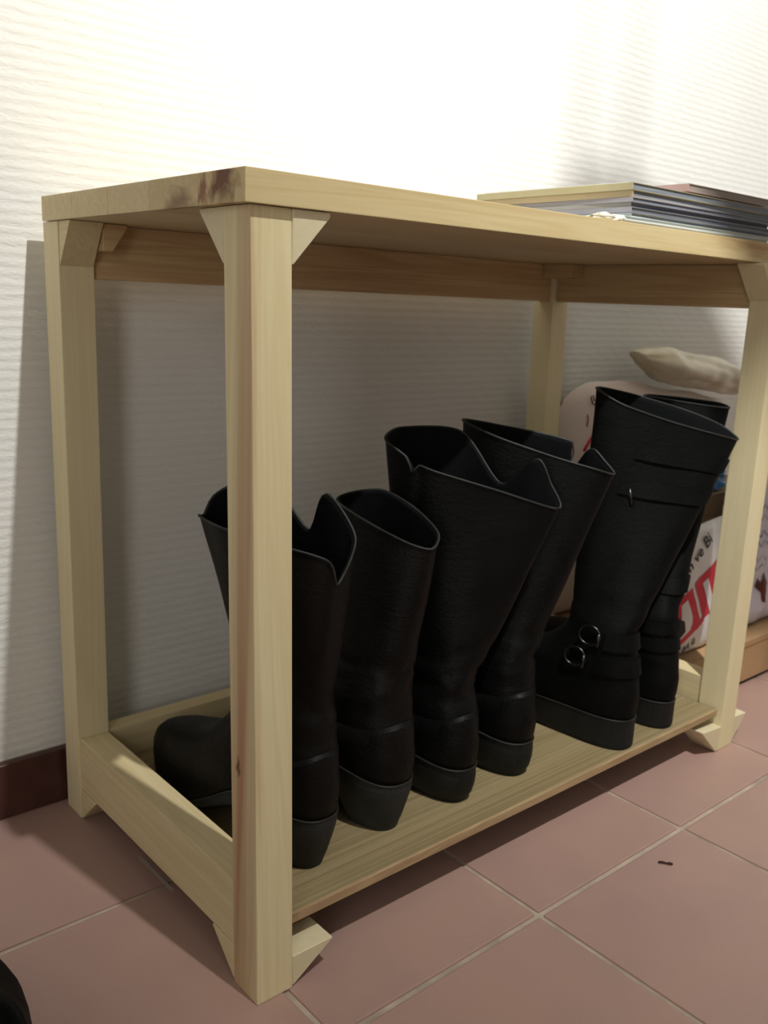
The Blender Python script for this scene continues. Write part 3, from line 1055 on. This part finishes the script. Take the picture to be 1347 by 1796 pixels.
lb_o = (122, 16, ZBX)
lb = thing('plastic_bag', 'lavender-white plastic bag with dark marks, right of the front right post', 'bag', lb_o)
_, lf = bag_mesh('bag_body', 123.4, 164, ZBX, 62.5, 17.6, 6.6, 1.4, 5.0, BAG_L, lb, lb_o, lambda s_: 1.0 - 0.05 * s_ + 0.02 * math.sin(s_ * 17) - 0.10 * max(0.0, (s_ - 0.82) / 0.18) ** 2, fr=0.14)


def squiggle(pts, fs, r, mat, parent, org, name='mark'):
    return mesh_from(name, tube_vf([(x - org[0], fs(x, z) - 0.02 - org[1], z - org[2]) for x, z in pts], r, 6), mat, parent, True)


decal('maroon_mark', [(133.0, 19.8), (133.9, 21.6), (135.0, 20.4), (136.8, 22.2), (138.2, 19.5), (136.6, 18.6), (136.9, 15.8), (135.4, 16.2), (134.6, 18.4)], lf, 0.12, MAROON, lb, lb_o)
for k in range(6):
    zc = 36.5 - k * 2.6 + (k % 2) * 0.6
    x0_ = 127.5 + k * 0.45
    squiggle([(x0_ + 0.5 * t, zc + 0.7 * math.sin(t * 1.3 + k)) for t in range(0, 14)], lf, 0.13, GREYP, lb, lb_o)
for (x, z) in ((123.6, 24), (123.4, 17.5), (126, 20)):
    decal('grey_mark', [(x, z), (x + 0.9, z + 0.2), (x + 0.8, z + 1.1), (x + 0.1, z + 1.0)], lf, 0.1, GREYP, lb, lb_o)

ct_o = (119.5, 24, ZBX)
ct = thing('carton', 'worn brown carton standing on the low box behind the printed bag', 'box', ct_o)
bev_obj('carton_body', box_vf(0, 34, 0, 11, 0.0, 28.4), CARD_D, ct, 0.3, 2)
for k in range(5):
    bev_obj('corrugation', box_vf(0.3, 33.7, -0.14, 0.1, 18.0 + k * 2.1, 18.0 + k * 2.1 + 1.0), CARD_D, ct, 0.1, 2)
bl = tag(crumple('blue_packet', (131, 27.5, ZBX + 28.4 + 2.3), (6.0, 2.6, 2.3), 5.2, plain('blue_packaging', (84, 150, 206), 0.3, 0.25, 0.3)), 'small blue packet on the brown carton behind the front right post', 'packet')

pk_o = (118, 45, ZBX)
pk = thing('plastic_bag', 'pinkish-white plastic bag with red scribbles by the wall, below the cream plastic roll', 'bag', pk_o)
_, kf = bag_mesh('bag_body', 101.8, 166, ZBX, 62.6, 45.4, 8.0, 0.8, 9.0, BAG_P, pk, pk_o, lambda s_: 0.955 - 0.15 * max(0.0, s_ - 0.3) - 0.09 * (1 - min(1.0, s_ / 0.2)) ** 2 + 0.005 * math.sin(s_ * 19), fr=0.07)

CREAM, cnt, cb = new_mat('cream_translucent_plastic', 0.25, 0.5)
nn = noise_node(cnt, coords(cnt), 0.3, 4)
cnt.links.new(ramp(cnt, nn, [(0.3, lin(222, 206, 172)), (0.7, lin(236, 224, 198))]), cb.inputs['Base Color'])
cb.inputs['Transmission Weight'].default_value = 0.25
# rolled cream plastic lying on the pink bag
pts, rr = [], []
v, f = [], []
n, m = 40, 60
for i in range(m + 1):
    t = i / m
    cx, cy, cz = 121.0 + 46.0 * t, 43.5 - 1.0 * t, 66.3 - 6.6 * t
    ra = (3.9 - 0.8 * t) * (0.25 + 0.75 * min(1.0, t * 5 + 0.15 * (1 - t), (1 - t) * 6))
    for k in range(n):
        a = 2 * math.pi * k / n
        q = 1 + 0.30 * noise.noise(Vector((t * 2.2, math.cos(a) * 0.9, math.sin(a) * 0.9 + 3)))
        q += 0.16 * abs(math.sin(a * 2.0 + t * 2.4 + 0.6)) + 0.07 * abs(math.sin(a * 4.5 - t * 4.0)) + 0.12 * noise.noise(Vector((t * 9.0, a * 0.8, 4.0)))
        q *= 0.92
        v.append((cx - 121 - 2.2 * math.sin(a) * max(0.0, 1 - t * 5), cy - 43.5 + 1.35 * ra * q * math.cos(a), cz - 66.3 + ra * q * math.sin(a)))
for i in range(m):
    for k in range(n):
        k2 = (k + 1) % n
        f.append((i * n + k, i * n + k2, (i + 1) * n + k2, (i + 1) * n + k))
f.append(tuple(range(n)))
f.append(tuple(range(m * n, (m + 1) * n)))
roll = mesh_from('plastic_roll', (v, f), CREAM, None, True)
roll.location = (125.0 * S, 43.0 * S, 64.9 * S)
tag(roll, 'crumpled roll of cream plastic lying on the pinkish bag by the wall', 'plastic')

# red and brown scribbles on the pink bag
for pts_, mt, r_ in (([(108.4, 57.4), (108.9, 56.0), (109.8, 55.6)], MAROON, 0.16), ([(109.0, 57.6), (109.4, 56.4)], MAROON, 0.14),
                     ([(110.6, 56.8), (111.6, 55.6), (112.6, 53.9)], ROSE, 0.22),
                     ([(107.2, 46.2), (108.2, 48.0), (109.4, 49.4), (110.4, 49.7), (110.9, 48.9)], RED, 0.34),
                     ([(107.6, 53.8), (107.9, 52.6), (107.6, 51.2)], ROSE, 0.14)):
    squiggle(pts_, kf, r_, mt, pk, pk_o, 'scribble')

# ---------------------------------------------------------------- shoe toe, lower left
S1 = Low(-29.4, -14.4, DG(6), 40, 2.4, 1.2, 6.2, 4.6, 12.0, [(0, (0, 0, 0)), (90, (0, 0, 0)), (180, (0, 0, 0)), (270, (0, 0, 0))], 0.0, 1.0)
rings = [[S1.foot(2 * math.pi * k / 48, t) for k in range(48)] for t in (0, .05, .11, .2, .28, .35, .4, .443, .493, .557, .643, .714)]
inn = [[p * 0.9 + (sum(rings[-1], Vector()) / 48) * 0.1 - Vector((0, 0, d_)) for p in rings[-1]] for d_ in (0, 3)]
mesh_from('upper', shift(loft(rings + inn), toe_o), L_SUEDE, sh, True)
o1 = [S1.foot(2 * math.pi * k / 48, 0, 0.5) + Vector((0, 0, 0.2)) for k in range(48)]
o2 = [Vector((p.x, p.y, 0.02)) for p in o1]
mesh_from('sole', shift(loft([o1, o2]), toe_o), SOLE_B, sh, False)

# ---------------------------------------------------------------- little things on the floor
TW = plain('dark_twig', (66, 30, 26), 0.7, 0.2)
tw = mesh_from('twig', tube_vf([(-0.6, 0.75, 0.22), (-0.2, 0.3, 0.26), (0.1, -0.1, 0.18), (0.35, -0.5, 0.26), (0.6, -0.8, 0.2)], [0.12, 0.17, 0.12, 0.19, 0.13], 7), TW, None, True)
tw.location = (58.95 * S, -13.7 * S, 0.0)
tag(tw, 'tiny dark twig lying on a terracotta tile in front of the shelf', 'twig')
st = mesh_from('paper_strip', box_vf(-0.22, 0.22, -4.6, 4.6, 0.02, 0.12), plain('pale_strip', (172, 156, 142), 0.7, 0.1), None)
st.location = (2.4 * S, 26.6 * S, 0)
tag(st, 'thin pale strip lying on the floor under the left side rail', 'strip')
